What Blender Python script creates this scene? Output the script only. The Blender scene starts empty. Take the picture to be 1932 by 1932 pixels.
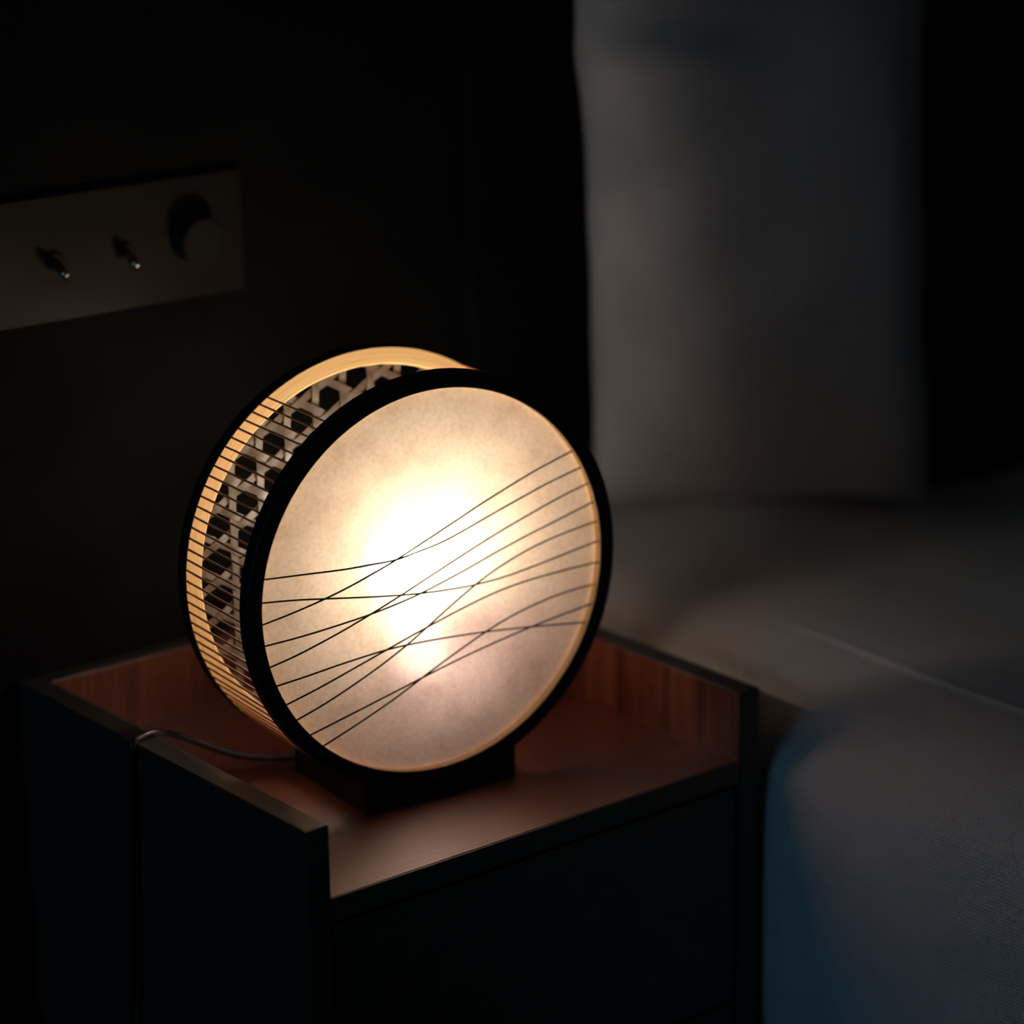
import bpy, bmesh, math, random
from mathutils import Vector, Matrix, noise
random.seed(7)
scene = bpy.context.scene
COL = scene.collection
PI = math.pi
Z0 = 0.46            # height of the nightstand tray above the room floor

# ------------------------------------------------------------------ camera
cam_d = bpy.data.cameras.new('camera'); cam = bpy.data.objects.new('camera', cam_d); COL.objects.link(cam)
CR = Vector((0.77662576, -0.6298201, -0.01338195)); CU = Vector((0.19414594, 0.21908316, 0.95619554))
CF = Vector((0.59929941, 0.74520414, -0.29242265)); CP = Vector((-1.12942238, -1.62696333, 0.90560388 + Z0))
M = Matrix((CR, CU, -CF)).transposed().to_4x4(); M.translation = CP
cam.matrix_world = M
cam_d.sensor_width = 36.0; cam_d.lens = 36.0 * 5410.76 / 1932.0
cam_d.clip_start = 0.05; cam_d.clip_end = 50
cam_d.dof.use_dof = True; cam_d.dof.focus_distance = 2.235; cam_d.dof.aperture_fstop = 2.0
scene.camera = cam

# ------------------------------------------------------------------ view, world, window light
scene.view_settings.view_transform = 'Standard'; scene.view_settings.look = 'None'
scene.view_settings.gamma = 1.0; scene.view_settings.use_curve_mapping = False
scene.view_settings.exposure = 0.0
scene.cycles.use_denoising = True
scene.cycles.max_bounces = 10; scene.cycles.diffuse_bounces = 5; scene.cycles.transmission_bounces = 6
scene.cycles.sample_clamp_indirect = 8.0
world = bpy.data.worlds.new('night_room'); scene.world = world; world.use_nodes = True
world.node_tree.nodes['Background'].inputs[0].default_value = (0.85, 0.95, 1.0, 1)
world.node_tree.nodes['Background'].inputs[1].default_value = 0.008
wl = bpy.data.lights.new('dusk_window_light', 'AREA'); wl.shape = 'RECTANGLE'; wl.size = 1.0; wl.size_y = 1.2
wl.energy = 4.8; wl.color = (0.20, 0.62, 1.0)
wlo = bpy.data.objects.new('dusk_window_light', wl); COL.objects.link(wlo)
wlo.location = (-2.93, -0.45, 1.45); wlo.rotation_euler = (0, -PI / 2, 0)
BULB = 124.0
FILL_GLOW = 11.0  # strength of the added glow under the bulb

# ------------------------------------------------------------------ materials
def mat(name, color=(0.5, 0.5, 0.5), rough=0.5, spec=0.5, metal=0.0, coat=0.0):
    m = bpy.data.materials.new(name); m.use_nodes = True
    b = m.node_tree.nodes['Principled BSDF']
    b.inputs['Base Color'].default_value = (*color, 1); b.inputs['Roughness'].default_value = rough
    b.inputs['Specular IOR Level'].default_value = spec; b.inputs['Metallic'].default_value = metal
    b.inputs['Coat Weight'].default_value = coat; b.inputs['Coat Roughness'].default_value = 0.18
    return m
def nd(m, t, **kw):
    n = m.node_tree.nodes.new(t)
    for k, v in kw.items(): setattr(n, k, v)
    return n
def lk(m, a, b): m.node_tree.links.new(a, b)
def ramp(m, stops):
    r = nd(m, 'ShaderNodeValToRGB'); e = r.color_ramp.elements
    while len(e) < len(stops): e.new(0.5)
    for el, (p, c) in zip(e, stops): el.position = p; el.color = (*c, 1)
    return r
def bump(m, h, strength, dist):
    b = nd(m, 'ShaderNodeBump'); b.inputs['Strength'].default_value = strength; b.inputs['Distance'].default_value = dist
    lk(m, h, b.inputs['Height']); lk(m, b.outputs[0], m.node_tree.nodes['Principled BSDF'].inputs['Normal'])
def grain(m, scale, stops, bstr=0.1, detail=6, coord='Object', nscale=1.0, dist=0.0006):
    tc = nd(m, 'ShaderNodeTexCoord'); mp = nd(m, 'ShaderNodeMapping'); mp.inputs['Scale'].default_value = scale
    nz = nd(m, 'ShaderNodeTexNoise'); nz.inputs['Scale'].default_value = nscale; nz.inputs['Detail'].default_value = detail
    nz.inputs['Roughness'].default_value = 0.65
    lk(m, tc.outputs[coord], mp.inputs[0]); lk(m, mp.outputs[0], nz.inputs['Vector'])
    r = ramp(m, stops); lk(m, nz.outputs['Fac'], r.inputs[0])
    lk(m, r.outputs[0], m.node_tree.nodes['Principled BSDF'].inputs['Base Color'])
    bump(m, nz.outputs['Fac'], bstr, dist)
    return m
VEN = [(0.33, (0.055, 0.015, 0.007)), (0.5, (0.13, 0.038, 0.017)), (0.66, (0.21, 0.068, 0.032))]
VEN_T = [(p, (col[0] * 1.15, col[1] * 0.85, col[2] * 0.7)) for p, col in VEN]
M_floor_veneer = grain(mat('tray_veneer', rough=0.40, spec=1.0, coat=1.0), (7, 260, 7), VEN_T, 0.35)
b_t = M_floor_veneer.node_tree.nodes['Principled BSDF']; b_t.inputs['IOR'].default_value = 1.75; b_t.inputs['Coat Roughness'].default_value = 0.36; b_t.inputs['Coat IOR'].default_value = 1.9
M_panel_veneer = grain(mat('panel_veneer', rough=0.4, spec=0.4), (110, 110, 5), [(p, (col[0] * 1.0, col[1] * 0.85, col[2] * 0.8)) for p, col in VEN], 0.15)
M_black_lam = grain(mat('black_laminate', rough=0.42, spec=0.5), (80, 80, 80), [(0.3, (0.040, 0.034, 0.029)), (0.7, (0.056, 0.048, 0.041))], 0.05)
M_black_paint = grain(mat('black_lacquer', rough=0.5, spec=0.35), (60, 60, 60), [(0.3, (0.009, 0.0085, 0.008)), (0.7, (0.013, 0.012, 0.011))], 0.03)
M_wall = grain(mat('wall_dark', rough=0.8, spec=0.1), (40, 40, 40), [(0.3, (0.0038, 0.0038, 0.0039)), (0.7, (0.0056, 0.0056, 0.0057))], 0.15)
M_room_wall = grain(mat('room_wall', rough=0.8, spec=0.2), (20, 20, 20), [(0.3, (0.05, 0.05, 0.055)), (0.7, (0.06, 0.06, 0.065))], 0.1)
M_carpet = grain(mat('carpet_dark', rough=0.95, spec=0.1), (250, 250, 250), [(0.3, (0.010, 0.010, 0.011)), (0.7, (0.022, 0.021, 0.022))], 0.6)
M_plate = grain(mat('bronze_plate', rough=0.5, spec=0.25, metal=0.0), (400, 8, 400), [(0.3, (0.010, 0.0078, 0.0058)), (0.7, (0.014, 0.0105, 0.0078))], 0.04)
M_toggle = mat('toggle_metal', (0.75, 0.6, 0.5), 0.22, 0.5, 1.0)
M_knob = grain(mat('knob_metal', rough=0.45, spec=0.3), (300, 300, 300), [(0.3, (0.010, 0.0085, 0.0072)), (0.7, (0.014, 0.0118, 0.010))], 0.03)
M_stick = grain(mat('bamboo_stick', rough=0.45), (300, 300, 300), [(0.3, (0.42, 0.16, 0.06)), (0.7, (0.58, 0.25, 0.10))], 0.05)
M_thread = mat('thread_black', (0.012, 0.010, 0.008), 0.6, 0.3)
M_cord = mat('cord_rubber', (0.02, 0.017, 0.016), 0.35, 0.5)
M_socket = mat('socket_black', (0.02, 0.02, 0.02), 0.5)
M_bulbbase = mat('bulb_base_plastic', (0.75, 0.72, 0.7), 0.4)
M_strip = grain(mat('cane_strip', rough=0.55, spec=0.4), (12, 900, 900), [(0.3, (0.050, 0.037, 0.029)), (0.55, (0.085, 0.064, 0.050)), (0.75, (0.13, 0.10, 0.078))], 0.35, coord='Object', dist=0.0004)

# hoop wood: grain runs around the hoop, so the pattern depends on radius and depth
def hoop_wood():
    m = mat('hoop_wood', rough=0.5, spec=0.4); N = m.node_tree.nodes
    tc = nd(m, 'ShaderNodeTexCoord'); sp = nd(m, 'ShaderNodeSeparateXYZ'); lk(m, tc.outputs['Object'], sp.inputs[0])
    cx = nd(m, 'ShaderNodeCombineXYZ'); lk(m, sp.outputs['X'], cx.inputs[0]); lk(m, sp.outputs['Z'], cx.inputs[1])
    ln = nd(m, 'ShaderNodeVectorMath', operation='LENGTH'); lk(m, cx.outputs[0], ln.inputs[0])
    at = nd(m, 'ShaderNodeMath', operation='ARCTAN2'); lk(m, sp.outputs['Z'], at.inputs[0]); lk(m, sp.outputs['X'], at.inputs[1])
    c2 = nd(m, 'ShaderNodeCombineXYZ')
    a1 = nd(m, 'ShaderNodeMath', operation='MULTIPLY'); a1.inputs[1].default_value = 900; lk(m, ln.outputs['Value'], a1.inputs[0])
    a2 = nd(m, 'ShaderNodeMath', operation='MULTIPLY'); a2.inputs[1].default_value = 2.2; lk(m, at.outputs[0], a2.inputs[0])
    a3 = nd(m, 'ShaderNodeMath', operation='MULTIPLY'); a3.inputs[1].default_value = 600; lk(m, sp.outputs['Y'], a3.inputs[0])
    lk(m, a1.outputs[0], c2.inputs[0]); lk(m, a2.outputs[0], c2.inputs[1]); lk(m, a3.outputs[0], c2.inputs[2])
    nz = nd(m, 'ShaderNodeTexNoise'); nz.inputs['Scale'].default_value = 1.0; nz.inputs['Detail'].default_value = 5; nz.inputs['Roughness'].default_value = 0.6
    lk(m, c2.outputs[0], nz.inputs['Vector'])
    r = ramp(m, [(0.22, (0.16, 0.055, 0.015)), (0.34, (0.80, 0.50, 0.21)), (0.55, (0.92, 0.64, 0.31)), (0.8, (0.96, 0.72, 0.39))])
    lk(m, nz.outputs['Fac'], r.inputs[0]); lk(m, r.outputs[0], N['Principled BSDF'].inputs['Base Color'])
    bump(m, nz.outputs['Fac'], 0.2, 0.0004)
    return m
M_hoop = hoop_wood()

def paper():
    m = bpy.data.materials.new('drum_paper'); m.use_nodes = True; nt = m.node_tree; nt.nodes.clear()
    out = nd(m, 'ShaderNodeOutputMaterial')
    tc = nd(m, 'ShaderNodeTexCoord')
    n1 = nd(m, 'ShaderNodeTexNoise'); n1.inputs['Scale'].default_value = 26; n1.inputs['Detail'].default_value = 8; n1.inputs['Roughness'].default_value = 0.62
    n2 = nd(m, 'ShaderNodeTexNoise'); n2.inputs['Scale'].default_value = 260; n2.inputs['Detail'].default_value = 3
    lk(m, tc.outputs['Object'], n1.inputs['Vector']); lk(m, tc.outputs['Object'], n2.inputs['Vector'])
    r1 = ramp(m, [(0.30, (0.76, 0.62, 0.50)), (0.48, (0.91, 0.78, 0.64)), (0.68, (0.96, 0.84, 0.71))]); lk(m, n1.outputs['Fac'], r1.inputs[0])
    r2 = ramp(m, [(0.25, (0.86, 0.85, 0.84)), (0.6, (1, 1, 1))]); lk(m, n2.outputs['Fac'], r2.inputs[0])
    mx = nd(m, 'ShaderNodeMix', data_type='RGBA', blend_type='MULTIPLY'); mx.inputs['Factor'].default_value = 1.0
    lk(m, r1.outputs[0], mx.inputs['A']); lk(m, r2.outputs[0], mx.inputs['B'])
    tr = nd(m, 'ShaderNodeBsdfTranslucent'); df = nd(m, 'ShaderNodeBsdfDiffuse')
    lk(m, mx.outputs['Result'], tr.inputs['Color']); lk(m, mx.outputs['Result'], df.inputs['Color'])
    ms = nd(m, 'ShaderNodeMixShader'); ms.inputs[0].default_value = 0.55
    lk(m, df.outputs[0], ms.inputs[1]); lk(m, tr.outputs[0], ms.inputs[2])
    # a little of the light passes almost straight through the oiled paper
    rf = nd(m, 'ShaderNodeBsdfRefraction'); rf.inputs['IOR'].default_value = 1.25; rf.inputs['Roughness'].default_value = 0.85
    lk(m, mx.outputs['Result'], rf.inputs['Color'])
    m2 = nd(m, 'ShaderNodeMixShader'); m2.inputs[0].default_value = 0.10
    lk(m, ms.outputs[0], m2.inputs[1]); lk(m, rf.outputs[0], m2.inputs[2])
    lk(m, m2.outputs[0], out.inputs['Surface'])
    return m
M_paper = paper()

def emitter():
    m = bpy.data.materials.new('bulb_glow'); m.use_nodes = True; m.node_tree.nodes.clear()
    e = nd(m, 'ShaderNodeEmission'); e.inputs[0].default_value = (1.0, 0.83, 0.64, 1)
    # the diffuser dome throws more light along its axis than sideways
    tc = nd(m, 'ShaderNodeTexCoord'); sp = nd(m, 'ShaderNodeSeparateXYZ'); lk(m, tc.outputs['Normal'], sp.inputs[0])
    mr = nd(m, 'ShaderNodeMapRange'); mr.inputs['From Min'].default_value = -0.2; mr.inputs['From Max'].default_value = 1.0
    mr.inputs['To Min'].default_value = BULB * 0.33; mr.inputs['To Max'].default_value = BULB * 1.75
    lk(m, sp.outputs['Z'], mr.inputs['Value']); lk(m, mr.outputs[0], e.inputs[1])
    o = nd(m, 'ShaderNodeOutputMaterial'); lk(m, e.outputs[0], o.inputs[0])
    return m
M_glow = emitter()
def fill_glow():      # added pinkish glow below the bulb, brightens the lower paper face
    m = bpy.data.materials.new('lower_fill_glow'); m.use_nodes = True; m.node_tree.nodes.clear()
    e = nd(m, 'ShaderNodeEmission'); e.inputs[0].default_value = (1.0, 0.74, 0.70, 1); e.inputs[1].default_value = FILL_GLOW
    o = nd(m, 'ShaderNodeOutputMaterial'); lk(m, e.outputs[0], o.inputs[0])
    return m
M_fill_glow = fill_glow()

def fabric(name, col, scale, bstr, waffle=True):
    m = mat(name, col, 0.9, 0.15); b = m.node_tree.nodes['Principled BSDF']
    b.inputs['Sheen Weight'].default_value = 0.15
    tc = nd(m, 'ShaderNodeTexCoord')
    w1 = nd(m, 'ShaderNodeTexVoronoi'); w1.inputs['Scale'].default_value = scale; w1.inputs['Randomness'].default_value = 0.25
    lk(m, tc.outputs['UV'], w1.inputs['Vector'])
    nz = nd(m, 'ShaderNodeTexNoise'); nz.inputs['Scale'].default_value = scale * 0.08; nz.inputs['Detail'].default_value = 3
    lk(m, tc.outputs['UV'], nz.inputs['Vector'])
    r = ramp(m, [(0.3, tuple(c * 0.92 for c in col)), (0.7, col)]); lk(m, nz.outputs['Fac'], r.inputs[0])
    lk(m, r.outputs[0], b.inputs['Base Color'])
    bump(m, w1.outputs['Distance'], bstr, 0.0012)
    return m
M_cover = fabric('bed_cover_waffle', (0.74, 0.70, 0.67), 330, 0.8)
M_pillow = fabric('pillow_cotton', (0.45, 0.445, 0.45), 900, 0.15)
M_mattress = fabric('mattress_ticking', (0.45, 0.44, 0.43), 300, 0.2)

# ------------------------------------------------------------------ mesh helpers
def link(name, bm, m, parent=None, smooth=False):
    me = bpy.data.meshes.new(name); bm.normal_update(); bm.to_mesh(me); bm.free()
    for mm in (m if isinstance(m, (list, tuple)) else [m]): me.materials.append(mm)
    if smooth:
        for p in me.polygons: p.use_smooth = True
    o = bpy.data.objects.new(name, me); COL.objects.link(o); o.parent = parent
    return o
def empty(name, loc=(0, 0, 0), rz=0.0):
    o = bpy.data.objects.new(name, None); COL.objects.link(o); o.location = loc; o.rotation_euler = (0, 0, rz)
    o.empty_display_size = 0.05
    return o
def tag(o, label, cat, group=None):
    o['label'] = label; o['category'] = cat
    if group: o['group'] = group
    return o
def struct(o): o['kind'] = 'structure'; return o
def box(x0, x1, y0, y1, z0, z1, bev=0.0, seg=2):
    bm = bmesh.new(); bmesh.ops.create_cube(bm, size=1)
    for v in bm.verts:
        v.co = Vector(((x0 + x1) / 2 + v.co.x * (x1 - x0), (y0 + y1) / 2 + v.co.y * (y1 - y0), (z0 + z1) / 2 + v.co.z * (z1 - z0)))
    if bev: bmesh.ops.bevel(bm, geom=bm.edges[:], offset=bev, segments=seg, profile=0.5, affect='EDGES')
    return bm
def addbox(bm, x0, x1, y0, y1, z0, z1):
    r = bmesh.ops.create_cube(bm, size=1)
    for v in r['verts']:
        v.co = Vector(((x0 + x1) / 2 + v.co.x * (x1 - x0), (y0 + y1) / 2 + v.co.y * (y1 - y0), (z0 + z1) / 2 + v.co.z * (z1 - z0)))
def lathe(profile, n=128, matidx=None, axis='Y'):
    """closed profile of (radius, depth) turned about the Y axis"""
    bm = bmesh.new(); rings = []
    for i in range(n):
        a = 2 * PI * i / n
        rings.append([bm.verts.new((r * math.cos(a), d, r * math.sin(a)) if axis == 'Y' else (r * math.cos(a), r * math.sin(a), d)) for r, d in profile])
    k = len(profile)
    for i in range(n):
        for j in range(k):
            f = bm.faces.new((rings[i][j], rings[i][(j + 1) % k], rings[(i + 1) % n][(j + 1) % k], rings[(i + 1) % n][j]))
            if matidx: f.material_index = matidx[j]
    bmesh.ops.recalc_face_normals(bm, faces=bm.faces[:])
    return bm
def spin(profile, n=48):
    """open profile (radius, z) starting/ending on the axis, turned about Z"""
    bm = bmesh.new(); rings = []
    for r, z in profile:
        if r < 1e-6: rings.append([bm.verts.new((0, 0, z))])
        else: rings.append([bm.verts.new((r * math.cos(2 * PI * i / n), r * math.sin(2 * PI * i / n), z)) for i in range(n)])
    for a, b in zip(rings, rings[1:]):
        for i in range(n):
            j = (i + 1) % n
            if len(a) == 1 and len(b) == 1: continue
            if len(a) == 1: bm.faces.new((a[0], b[i], b[j]))
            elif len(b) == 1: bm.faces.new((a[i], a[j], b[0]))
            else: bm.faces.new((a[i], a[j], b[j], b[i]))
    bmesh.ops.recalc_face_normals(bm, faces=bm.faces[:])
    return bm
def catmull(pts, per=8):
    pts = [Vector(p) for p in pts]; P = [2 * pts[0] - pts[1]] + pts + [2 * pts[-1] - pts[-2]]; out = []
    for i in range(1, len(P) - 2):
        for k in range(per):
            t = k / per; a, b, c, d = P[i - 1:i + 3]
            out.append(0.5 * ((2 * b) + (c - a) * t + (2 * a - 5 * b + 4 * c - d) * t * t + (3 * b - a - 3 * c + d) * t ** 3))
    out.append(P[-2]); return out
def tube(pts, rad, n=8):
    bm = bmesh.new(); rings = []; up = Vector((0, 0, 1))
    for i, p in enumerate(pts):
        t = (pts[min(i + 1, len(pts) - 1)] - pts[max(i - 1, 0)]).normalized()
        s = t.cross(up)
        if s.length < 1e-4: s = t.cross(Vector((0, 1, 0)))
        s.normalize(); u = s.cross(t).normalized()
        rings.append([bm.verts.new(p + rad * (math.cos(2 * PI * k / n) * s + math.sin(2 * PI * k / n) * u)) for k in range(n)])
    for a, b in zip(rings, rings[1:]):
        for k in range(n): bm.faces.new((a[k], a[(k + 1) % n], b[(k + 1) % n], b[k]))
    bm.faces.new(rings[0][::-1]); bm.faces.new(rings[-1])
    bmesh.ops.recalc_face_normals(bm, faces=bm.faces[:])
    return bm

# ------------------------------------------------------------------ room shell
WALL_Y = 0.43
struct(link('floor', box(-3.1, 3.2, -3.2, WALL_Y + 0.1, -0.06, 0.0), M_carpet))
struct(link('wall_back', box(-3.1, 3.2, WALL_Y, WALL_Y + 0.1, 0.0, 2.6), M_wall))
bm = bmesh.new()
addbox(bm, -3.1, -2.95, -3.2, -1.0, 0, 2.6); addbox(bm, -3.1, -2.95, 0.1, WALL_Y, 0, 2.6)
addbox(bm, -3.1, -2.95, -1.0, 0.1, 0, 0.8); addbox(bm, -3.1, -2.95, -1.0, 0.1, 2.1, 2.6)
struct(link('wall_left', bm, M_room_wall))
bm = bmesh.new()
addbox(bm, -3.0, -2.94, -1.0, -0.96, 0.8, 2.1); addbox(bm, -3.0, -2.94, 0.06, 0.1, 0.8, 2.1)
addbox(bm, -3.0, -2.94, -0.96, 0.06, 0.8, 0.84); addbox(bm, -3.0, -2.94, -0.96, 0.06, 2.06, 2.1)
struct(link('window_1', bm, M_black_lam))

# ------------------------------------------------------------------ nightstand
W, D, H, T = 0.42, 0.4044, 0.0601, 0.0223
ns = tag(empty('nightstand', (0, 0, 0)), 'dark wooden nightstand with raised rim around a reddish brown tray top', 'nightstand')
for x0, x1, vx0, vx1 in ((-T, -0.0008, -0.0008, 0.0), (W + 0.0008, W + T, W, W + 0.0008)):
    sp = link('side_panel', box(x0, x1, 0.0, D + 0.02, 0.0, Z0 + H, 0.0012), M_black_lam, ns)
    link('veneer', box(vx0, vx1, 0.0012, D, Z0 - 0.012, Z0 + H - 0.0012), M_panel_veneer, sp)
bp = link('back_panel', box(-0.0008, W + 0.0008, D + 0.0008, D + 0.02, 0.0, Z0 + H, 0.001), M_black_lam, ns)
link('veneer', box(0.0, W, D, D + 0.0008, Z0 - 0.012, Z0 + H - 0.001), M_panel_veneer, bp)
link('tray_floor', box(0.0, W, 0.002, D, Z0 - 0.016, Z0), M_floor_veneer, ns)
link('front_rail', box(0.0, W, -0.0005, 0.002, Z0 - 0.02, Z0 - 0.0004), M_black_lam, ns)
for za, zb in ((0.05, 0.235), (0.239, Z0 - 0.024)):
    df = link('drawer_front', box(0.002, W - 0.002, 0.002, 0.02, za, zb, 0.001), M_black_lam, ns)
link('base_board', box(0.0, W, 0.02, D, 0.03, 0.046), M_black_lam, ns)

# ------------------------------------------------------------------ lamp
LX, LY, LZ, LYAW = 0.1853, 0.1032, 0.1836 + Z0, -0.1022
lamp = tag(empty('drum_lamp', (LX, LY, LZ), LYAW), 'round drum lamp with glowing paper face, black hoops and slender bamboo rods', 'lamp')
# local frame: X to the right of the face, Y back from the face, Z up; the face plane is Y = 0
RI, RO, PD = 0.1585, 0.1716, 0.0080
DF, DB, RBI = 0.0141, 0.1053, 0.1565
b_ = 0.0008
front = link('front_hoop', lathe([(RI, b_), (RI + b_, 0), (RO - b_, 0), (RO, b_), (RO, DF - b_), (RO - b_, DF), (RI + b_, DF), (RI, DF - b_)], 192,
             [0, 0, 0, 0, 0, 1, 1, 1]), [M_black_paint, M_hoop], lamp, True)
back = link('back_hoop', lathe([(RBI, DB + b_), (RBI + b_, DB), (RO - 0.0004 - b_, DB), (RO - 0.0004, DB + b_), (RO - 0.0004, DB + 0.014 - b_), (RO - 0.0004 - b_, DB + 0.014), (RBI + b_, DB + 0.014), (RBI, DB + 0.014 - b_)], 192,
             [1, 1, 0, 0, 0, 0, 0, 1]), [M_black_paint, M_hoop], lamp, True)
for o in (front, back):
    e = o.modifiers.new('split', 'EDGE_SPLIT'); e.split_angle = math.radians(35)
# paper face
bm = bmesh.new()
bmesh.ops.create_circle(bm, cap_ends=True, segments=160, radius=RI)
bmesh.ops.transform(bm, matrix=Matrix.Translation((0, PD, 0)) @ Matrix.Rotation(PI / 2, 4, 'X'), verts=bm.verts)
pf = link('paper_face', bm, M_paper, lamp)
# loose fibre caught on the paper
hair = [(32.1, -33.9), (31.5, -38.3), (29.9, -42.1), (26.9, -44.2), (22.8, -44.7), (19.7, -46.4), (16.7, -47.1), (11.6, -46.1), (8.7, -44.1), (7.7, -40.8), (8.8, -36.9)]
link('fibre', tube(catmull([(h / 1000, PD - 0.0003, v / 1000) for h, v in hair], 3), 0.00013, 4), mat('fibre_brown', (0.4, 0.24, 0.17), 0.7), pf)
# curved threads in front of the paper (in-plane coordinates, millimetres)
THREADS = [
 [(-152.4, 30.9), (-118.1, 28.4), (-84.6, 25.9), (-59.1, 25.2), (-36.4, 24.9), (-17.6, 27.5), (4.7, 31.3), (24.8, 36.9), (50.1, 45.2), (83.4, 55.6), (111.9, 64.0), (141.2, 71.0)],
 [(-155.6, 12.2), (-126.4, 8.8), (-100.6, 4.8), (-69.6, -0.2), (-38.2, -4.8), (-11.2, -7.9), (13.7, -9.6), (37.9, -10.3), (69.6, -8.6), (110.1, -3.0), (134.9, 1.0), (159.0, 4.5)],
 [(-156.3, -5.0), (-129.1, -0.5), (-102.0, 5.1), (-78.9, 11.0), (-57.0, 17.8), (-36.3, 24.8), (-5.1, 37.1), (25.1, 49.2), (50.4, 59.4), (91.4, 74.1), (112.1, 80.5), (133.0, 86.3)],
 [(-154.3, -23.1), (-127.6, -22.1), (-99.1, -20.0), (-65.3, -16.6), (-40.9, -13.0), (-13.7, -7.6), (24.0, 2.7), (59.7, 13.9), (90.7, 22.8), (111.5, 28.0), (132.5, 33.6), (153.7, 39.0)],
 [(-151.4, -40.8), (-128.2, -36.0), (-94.6, -26.7), (-65.4, -17.2), (-33.3, -5.6), (-0.9, 7.0), (29.4, 18.7), (60.0, 30.0), (90.9, 40.1), (111.7, 46.6), (130.1, 51.8), (148.5, 56.2)],
 [(-145.5, -57.8), (-119.5, -55.4), (-90.7, -52.2), (-61.5, -49.6), (-46.8, -48.7), (-28.1, -48.4), (-2.3, -49.2), (22.9, -50.7), (46.2, -52.4), (79.2, -55.8), (110.5, -59.6), (146.1, -64.3)],
 [(-138.7, -74.7), (-110.4, -67.4), (-81.3, -58.7), (-51.8, -49.7), (-29.5, -42.9), (-8.0, -36.6), (23.4, -27.9), (54.0, -20.8), (82.4, -16.8), (111.0, -14.8), (134.8, -13.9), (159.0, -13.5)],
 [(-129.4, -89.6), (-106.2, -82.4), (-81.8, -73.2), (-57.1, -62.7), (-39.7, -54.4), (-27.1, -47.9), (-8.0, -36.8), (13.4, -24.0), (37.9, -10.3), (59.5, -0.3), (90.5, 10.2), (121.9, 17.0), (157.3, 21.9)],
 [(-118.5, -104.6), (-92.3, -98.2), (-62.9, -90.9), (-33.1, -83.5), (-13.0, -78.4), (17.3, -71.0), (48.1, -64.5), (79.1, -58.8), (92.2, -56.6), (115.9, -53.2), (134.4, -50.8), (151.5, -48.6)],
 [(-106.5, -116.7), (-78.1, -106.4), (-48.3, -94.6), (-28.2, -85.7), (-13.0, -78.5), (12.4, -66.9), (45.7, -52.9), (74.2, -43.4), (105.5, -36.5), (124.0, -34.1), (139.9, -32.9), (155.5, -32.4)]]
for i, t in enumerate(THREADS):
    a, b = Vector(t[0]), Vector(t[1]); d = (a - b).normalized()
    q = a.copy()
    while q.length < RI * 1000 + 0.6: q += d * 0.2
    y = 0.0035 + (0.0004 if i % 2 else -0.0004)
    link('thread', tube(catmull([(q.x / 1000, y, q.y / 1000)] + [(h / 1000, y, v / 1000) for h, v in t], 5), 0.00072, 6), M_thread, lamp, True)

# slender rods between the hoops, two banks (left and right of the lamp), none along the top
stick_me = None
RS = 0.1703
def stick_mesh():
    bm = bmesh.new(); bmesh.ops.create_cone(bm, cap_ends=True, segments=8, radius1=0.00088, radius2=0.00088, depth=DB - DF + 0.004)
    bmesh.ops.transform(bm, matrix=Matrix.Rotation(PI / 2, 4, 'X'), verts=bm.verts)
    me = bpy.data.meshes.new('bamboo_rod'); bm.to_mesh(me); bm.free(); me.materials.append(M_stick)
    for p in me.polygons: p.use_smooth = True
    return me
stick_me = stick_mesh()
for side in (0, 1):
    for k in range(41):
        a = math.radians(122.1 + 2.95 * k)
        if side: a = PI - a
        o = bpy.data.objects.new('bamboo_rod', stick_me); COL.objects.link(o); o.parent = lamp
        r = RS + random.uniform(-0.0003, 0.0003)
        o.location = (r * math.cos(a), (DF + DB) / 2, r * math.sin(a))
        o.rotation_euler = (random.uniform(-.004, .004), 0, random.uniform(-.004, .004))

# triaxial open cane weave across the back
SW, SP, RW = 0.0063, 0.02595, 0.1605
YW = DB + 0.0105
fam = {'V': (PI / 2, [-0.1202 + SP * k for k in range(11)]),      # normal (1,0)
       'U': (PI / 6, [0.143 - SP * k for k in range(12)]),        # normal (-.5,.866)
       'Dn': (-PI / 6, [0.1115 - SP * k + SP for k in range(12)])}  # normal (.5,.866)
nrm = {'V': Vector((1, 0)), 'U': Vector((-0.5, 0.8660254)), 'Dn': Vector((0.5, 0.8660254))}
over = {'V': 'U', 'U': 'Dn', 'Dn': 'V'}
for f, (ang, offs) in fam.items():
    dv = Vector((math.cos(ang), math.sin(ang))); nv = nrm[f]; g = over[f]
    for off in offs:
        if abs(off) > RW - 0.002: continue
        half = math.sqrt(RW * RW - off * off); per = SP / abs(dv.dot(nrm[g]))
        s0 = (fam[g][1][5] - off * nv.dot(nrm[g])) / dv.dot(nrm[g])
        n = max(6, int(2 * half / 0.0025)); bm = bmesh.new(); prev = None
        tilt = random.uniform(-0.004, 0.004); sh = random.uniform(-0.0006, 0.0006)
        for i in range(n + 1):
            s = -half + 2 * half * i / n
            y = -0.00075 * math.cos(2 * PI * (s - s0) / per)
            ring = []
            for wq, tq in ((-1, -1), (1, -1), (1, 1), (-1, 1)):
                ring.append(bm.verts.new((s, y + tq * 0.00022, sh + s * tilt + wq * SW / 2)))
            if prev:
                for k in range(4): bm.faces.new((prev[k], prev[(k + 1) % 4], ring[(k + 1) % 4], ring[k]))
            else: bm.faces.new(ring[::-1])
            prev = ring
        bm.faces.new(prev); bmesh.ops.recalc_face_normals(bm, faces=bm.faces[:])
        o = link('cane_strip', bm, M_strip, lamp)
        c = nv * off; o.location = (c.x, YW, c.y); o.rotation_euler = (0, -ang, 0)

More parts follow.
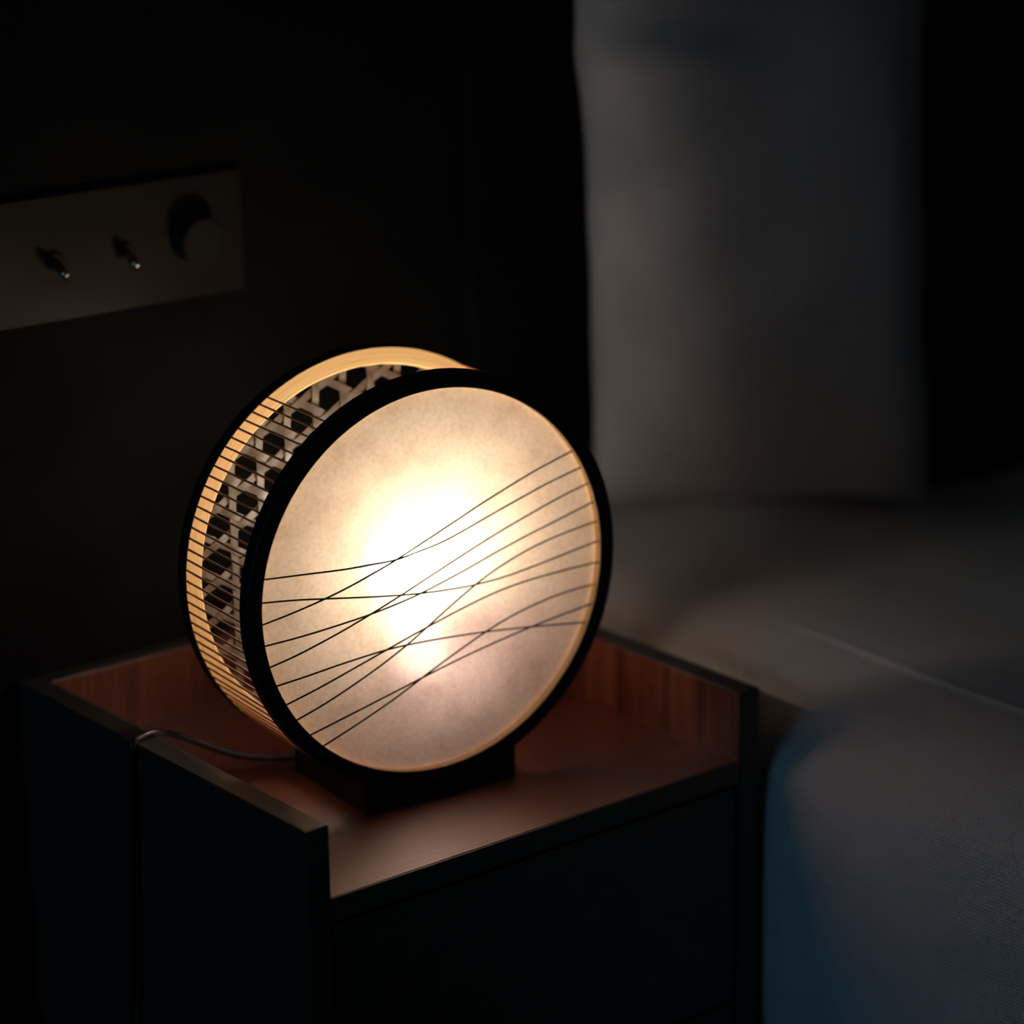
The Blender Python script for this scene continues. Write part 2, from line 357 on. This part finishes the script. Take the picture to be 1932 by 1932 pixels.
# cradle base under the hoops
bm = bmesh.new(); HB, zt = 0.0715, -LZ + Z0
N = 24; fr = []; bk = []
for i in range(N + 1):
    xx = -HB + 2 * HB * i / N
    zz = -math.sqrt((RO + 0.0002) ** 2 - xx * xx)
    fr.append(((xx, 0.001, zt + 0.0002), (xx, 0.001, zz))); bk.append(((xx, DB + 0.013, zt + 0.0002), (xx, DB + 0.013, zz)))
F = [[bm.verts.new(p) for p in q] for q in fr]; B = [[bm.verts.new(p) for p in q] for q in bk]
for i in range(N):
    bm.faces.new((F[i][0], F[i + 1][0], F[i + 1][1], F[i][1])); bm.faces.new((B[i][0], B[i][1], B[i + 1][1], B[i + 1][0]))
    bm.faces.new((F[i][1], F[i + 1][1], B[i + 1][1], B[i][1])); bm.faces.new((F[i][0], B[i][0], B[i + 1][0], F[i + 1][0]))
bm.faces.new((F[0][0], F[0][1], B[0][1], B[0][0])); bm.faces.new((F[N][0], B[N][0], B[N][1], F[N][1]))
bmesh.ops.recalc_face_normals(bm, faces=bm.faces[:])
link('cradle_base', bm, M_black_paint, lamp)

# bulb standing on a socket inside the drum
BX, BY, BZ = 0.006, 0.075, -0.004
bulb = link('light_bulb', spin([(0.0, 0.022)] + [(0.022 * math.sin(a), 0.022 * math.cos(a)) for a in [PI * k / 24 for k in range(1, 17)]] + [(0.0, -0.0115)], 40), M_glow, lamp, True)
bulb.location = (BX, BY, BZ); bulb.rotation_euler = (0, math.radians(-11), 0)
bb = link('cutoff_collar', spin([(0.0, -0.012), (0.0335, -0.012), (0.0345, -0.0145), (0.0325, -0.0175), (0.0, -0.0175)], 40), M_bulbbase, bulb, True)  # unseen opaque disc, added to cut the dome's light off the lower paper
hs = link('bulb_housing', spin([(0.0, -0.018), (0.0225, -0.018), (0.0215, -0.030), (0.0205, -0.039), (0.0190, -0.040), (0.0, -0.040)], 40), M_bulbbase, bulb, True)
nk = link('fill_glow_neck', spin([(0.0, -0.0405), (0.0205, -0.0405), (0.0230, -0.055), (0.0225, -0.080), (0.0175, -0.094), (0.0, -0.0945)], 40), M_fill_glow, bulb, True)  # added glowing piece, fill light for the lower half of the paper
so = link('socket', spin([(0.0, -0.095), (0.0165, -0.095), (0.0165, -0.118), (0.010, -0.121), (0.010, -0.15), (0.0, -0.15)], 32), M_socket, bulb, True)

# power cord over the left rim of the nightstand (room coordinates turned into the lamp's frame)
cord = [(0.170, 0.222, 0.0046), (0.153, 0.241, 0.0040), (0.1434, 0.2429, 0.0041), (0.1244, 0.2467, 0.0055), (0.1103, 0.2494, 0.0084), (0.094, 0.2526, 0.0132), (0.0779, 0.2558, 0.0198),
        (0.0643, 0.2585, 0.0272), (0.0508, 0.2611, 0.0351), (0.0340, 0.2580, 0.0450), (0.0146, 0.2469, 0.0560), (-0.002, 0.240, 0.0633), (-0.0167, 0.236, 0.0640), (-0.0260, 0.234, 0.0600),
        (-0.0275, 0.235, 0.035), (-0.0285, 0.238, -0.06), (-0.034, 0.25, -0.2), (-0.05, 0.27, -0.35), (-0.10, 0.30, -0.44), (-0.22, 0.36, -0.4565), (-0.45, 0.40, -0.4565)]
inv = (Matrix.Translation((LX, LY, LZ)) @ Matrix.Rotation(LYAW, 4, 'Z')).inverted()
link('power_cord', tube(catmull([inv @ Vector((x, y, z + Z0)) for x, y, z in cord], 6), 0.0028, 8), M_cord, lamp, True)

# ------------------------------------------------------------------ switch plate on the wall
pl = tag(empty('switch_plate', (0.098, WALL_Y, Z0 + 0.4175)), 'dark bronze switch plate on the wall with toggles and a dimmer knob', 'switch plate')
link('face_plate', box(-0.135, 0.127, -0.006, 0.0, -0.0525, 0.0525, 0.001), M_plate, pl)
for dx, dz in ((-0.060, -0.002), (0.008, -0.0035)):
    tg = link('toggle', tube([Vector((dx, -0.004, dz)), Vector((dx, -0.012, dz - 0.003)), Vector((dx, -0.022, dz - 0.008)), Vector((dx, -0.0255, dz - 0.0098))], 0.0042, 12), M_toggle, pl, True)
    bm = spin([(0, 0), (0.0085, 0), (0.0085, 0.002), (0.0065, 0.0035), (0.0, 0.0035)], 24)
    bmesh.ops.transform(bm, matrix=Matrix.Translation((dx, -0.006, dz)) @ Matrix.Rotation(PI / 2, 4, 'X'), verts=bm.verts)
    link('collar', bm, M_plate, tg, False)
bm = spin([(0, 0), (0.0215, 0), (0.021, 0.018), (0.0195, 0.0195), (0.0, 0.0195)], 48)
bmesh.ops.transform(bm, matrix=Matrix.Translation((0.075, -0.006, -0.002)) @ Matrix.Rotation(PI / 2, 4, 'X'), verts=bm.verts)
link('dimmer_knob', bm, M_knob, pl)

# ------------------------------------------------------------------ bed
bed = tag(empty('bed', (1.2, -0.6, 0)), 'bed with dark headboard beside the nightstand, mostly hidden by its cover', 'bed')
def bedpart(name, bm, m):
    bmesh.ops.translate(bm, vec=(-1.2, 0.6, 0), verts=bm.verts); return link(name, bm, m, bed)
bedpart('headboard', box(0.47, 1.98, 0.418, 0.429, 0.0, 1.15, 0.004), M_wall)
bedpart('bed_base', box(0.52, 1.92, -1.55, 0.393, 0.04, 0.20, 0.004), M_black_lam)
bedpart('mattress', box(0.505, 1.935, -1.58, 0.392, 0.2005, Z0 - 0.032, 0.03, 4), M_mattress)
for lx, ly in ((0.56, 0.34), (1.88, 0.34), (0.56, -1.5), (1.88, -1.5)):
    bedpart('leg', box(lx - 0.03, lx + 0.03, ly - 0.03, ly + 0.03, 0.0, 0.04), M_black_lam)

def sstep(a, b, x):
    t = min(1, max(0, (x - a) / (b - a))); return t * t * (3 - 2 * t)
SEAM_X = 0.60
prof = [(0.478, -0.40), (0.477, -0.30), (0.476, -0.20), (0.475, -0.12), (0.4755, -0.075), (0.478, -0.040), (0.484, -0.012), (0.495, 0.010), (0.512, 0.024), (0.535, 0.033), (0.565, 0.039), (0.60, 0.043),
        (0.66, 0.046), (0.76, 0.047), (0.9, 0.045), (1.1, 0.040), (1.35, 0.04), (1.6, 0.04), (1.8, 0.035), (1.9, 0.02), (1.945, -0.02), (1.955, -0.10), (1.955, -0.40)]
PF = [Vector((p.x, p.y)) for p in catmull([(a, b, 0) for a, b in prof], 10)]
def cover_pt(p, y):
    x, z = p.x, p.y
    top = sstep(-0.05, 0.045, z)
    z += top * 0.062 * math.exp(-((y - 0.40) / 0.105) ** 2) * (1 - sstep(0.70, 1.05, x))
    z -= top * 0.030 * sstep(0.1, 0.40, y) * sstep(0.85, 1.25, x)
    z += top * 0.006 * noise.noise(Vector((x * 5, y * 4, 1.3))) + top * 0.004 * math.exp(-((y - 0.30 - 0.05 * x) / 0.012) ** 2) * (1 - sstep(0.6, 0.95, x))
    # hem line running along the bed: the cover steps up a little there
    sx = SEAM_X + 0.004 * math.sin(y * 9)
    hem = top * (1 - sstep(0.05, 0.20, y))
    z += 0.0011 * sstep(sx - 0.004, sx + 0.001, x) * hem + 0.0009 * math.exp(-((x - sx - 0.002) / 0.006) ** 2) * hem
    # the hanging side swells gently out of the gap in front of the nightstand
    side = 1 - sstep(-0.02, 0.03, p.y)
    if x < 1.0: x -= side * (0.023 * (1 - sstep(0.03, 0.12, y)) * sstep(-0.5, -0.2, p.y) + 0.003 * noise.noise(Vector((y * 3, z * 3, 4))))
    return Vector((x, y, z + Z0))
bm = bmesh.new(); uvl = bm.loops.layers.uv.new('UVMap')
ys = [0.414 - 0.012 * i for i in range(90)]; y = ys[-1]
while y > -1.62: y -= 0.03; ys.append(y)
# extra profile resolution around the hem
PP = []
for a, b in zip(PF, PF[1:]):
    k = 5 if 0.575 < a.x < 0.625 else 1
    for j in range(k): PP.append(a.lerp(b, j / k))
PP.append(PF[-1])
arc = [0.0]
for a, b in zip(PP, PP[1:]): arc.append(arc[-1] + (b - a).length)
G = [[bm.verts.new(cover_pt(p, y)) for p in PP] for y in ys]
for j in range(len(ys) - 1):
    for i in range(len(PP) - 1):
        f = bm.faces.new((G[j][i], G[j][i + 1], G[j + 1][i + 1], G[j + 1][i]))
        for lp, (u, v) in zip(f.loops, ((arc[i], ys[j]), (arc[i + 1], ys[j]), (arc[i + 1], ys[j + 1]), (arc[i], ys[j + 1]))): lp[uvl].uv = (u, v)
bmesh.ops.recalc_face_normals(bm, faces=bm.faces[:])
cv = link('bed_cover', bm, M_cover, None, True)
s = cv.modifiers.new('thickness', 'SOLIDIFY'); s.thickness = 0.012; s.offset = -1
tag(cv, 'off-white waffle bed cover draped over the bed beside the nightstand', 'bed cover')

# ------------------------------------------------------------------ pillow standing against the headboard
def pillow(cx, w, h, th, nu=60, nv=80):
    bm = bmesh.new(); uvl = bm.loops.layers.uv.new('UVMap')
    def pt(u, v, sgn):
        # u,v in -1..1 ; outline pinched between the corners
        ex = 1 - 0.05 * (1 - v * v) ; ez = 1 - 0.04 * (1 - u * u)
        x = u * w / 2 * ex; z = v * h / 2 * ez
        if z < 0: z *= 1 - 0.20 * (1 - u) / 2
        prof_ = max(0.0, (1 - u ** 4)) ** 0.55 * max(0.0, (1 - v ** 4)) ** 0.5
        t = th / 2 * prof_
        f = 0.0
        # crease and sag near the upper left corner
        f += 0.0045 * math.exp(-((z - 0.178 + 0.25 * (x + w / 2) ** 1.6) / 0.018) ** 2) * (1 - sstep(-w / 2 + 0.05, -w / 2 + 0.22, x))
        f -= 0.0035 * math.exp(-((z - 0.215 + 0.25 * (x + w / 2) ** 1.6) / 0.018) ** 2) * (1 - sstep(-w / 2 + 0.05, -w / 2 + 0.20, x))
        f += 0.005 * noise.noise(Vector((x * 9 + 3, z * 5, sgn)))
        return Vector((x + 0.006 * noise.noise(Vector((z * 8, 0.3, u))), -sgn * (t + f * min(1, prof_ * 2)), z))
    def m_(k, n): return math.sin((k / n * 2 - 1) * PI / 2)
    for sgn in (1, -1):
        g = [[bm.verts.new(pt(m_(i, nu), m_(j, nv), sgn)) for i in range(nu + 1)] for j in range(nv + 1)]
        for j in range(nv):
            for i in range(nu):
                f = bm.faces.new((g[j][i], g[j][i + 1], g[j + 1][i + 1], g[j + 1][i]))
                for lp, (a, b) in zip(f.loops, ((i, j), (i + 1, j), (i + 1, j + 1), (i, j + 1))): lp[uvl].uv = (m_(a, nu) * w / 2, m_(b, nv) * h / 2)
    bmesh.ops.remove_doubles(bm, verts=bm.verts[:], dist=0.0004)
    bmesh.ops.recalc_face_normals(bm, faces=bm.faces[:])
    return bm
pw = link('pillow', pillow(0, 0.385, 0.62, 0.125), M_pillow, None, True)
pw.location = (0.752, 0.330, Z0 + 0.362); pw.rotation_euler = (math.radians(-1.5), math.radians(-1.0), math.radians(-11))
tag(pw, 'pale grey pillow standing upright against the dark headboard', 'pillow')
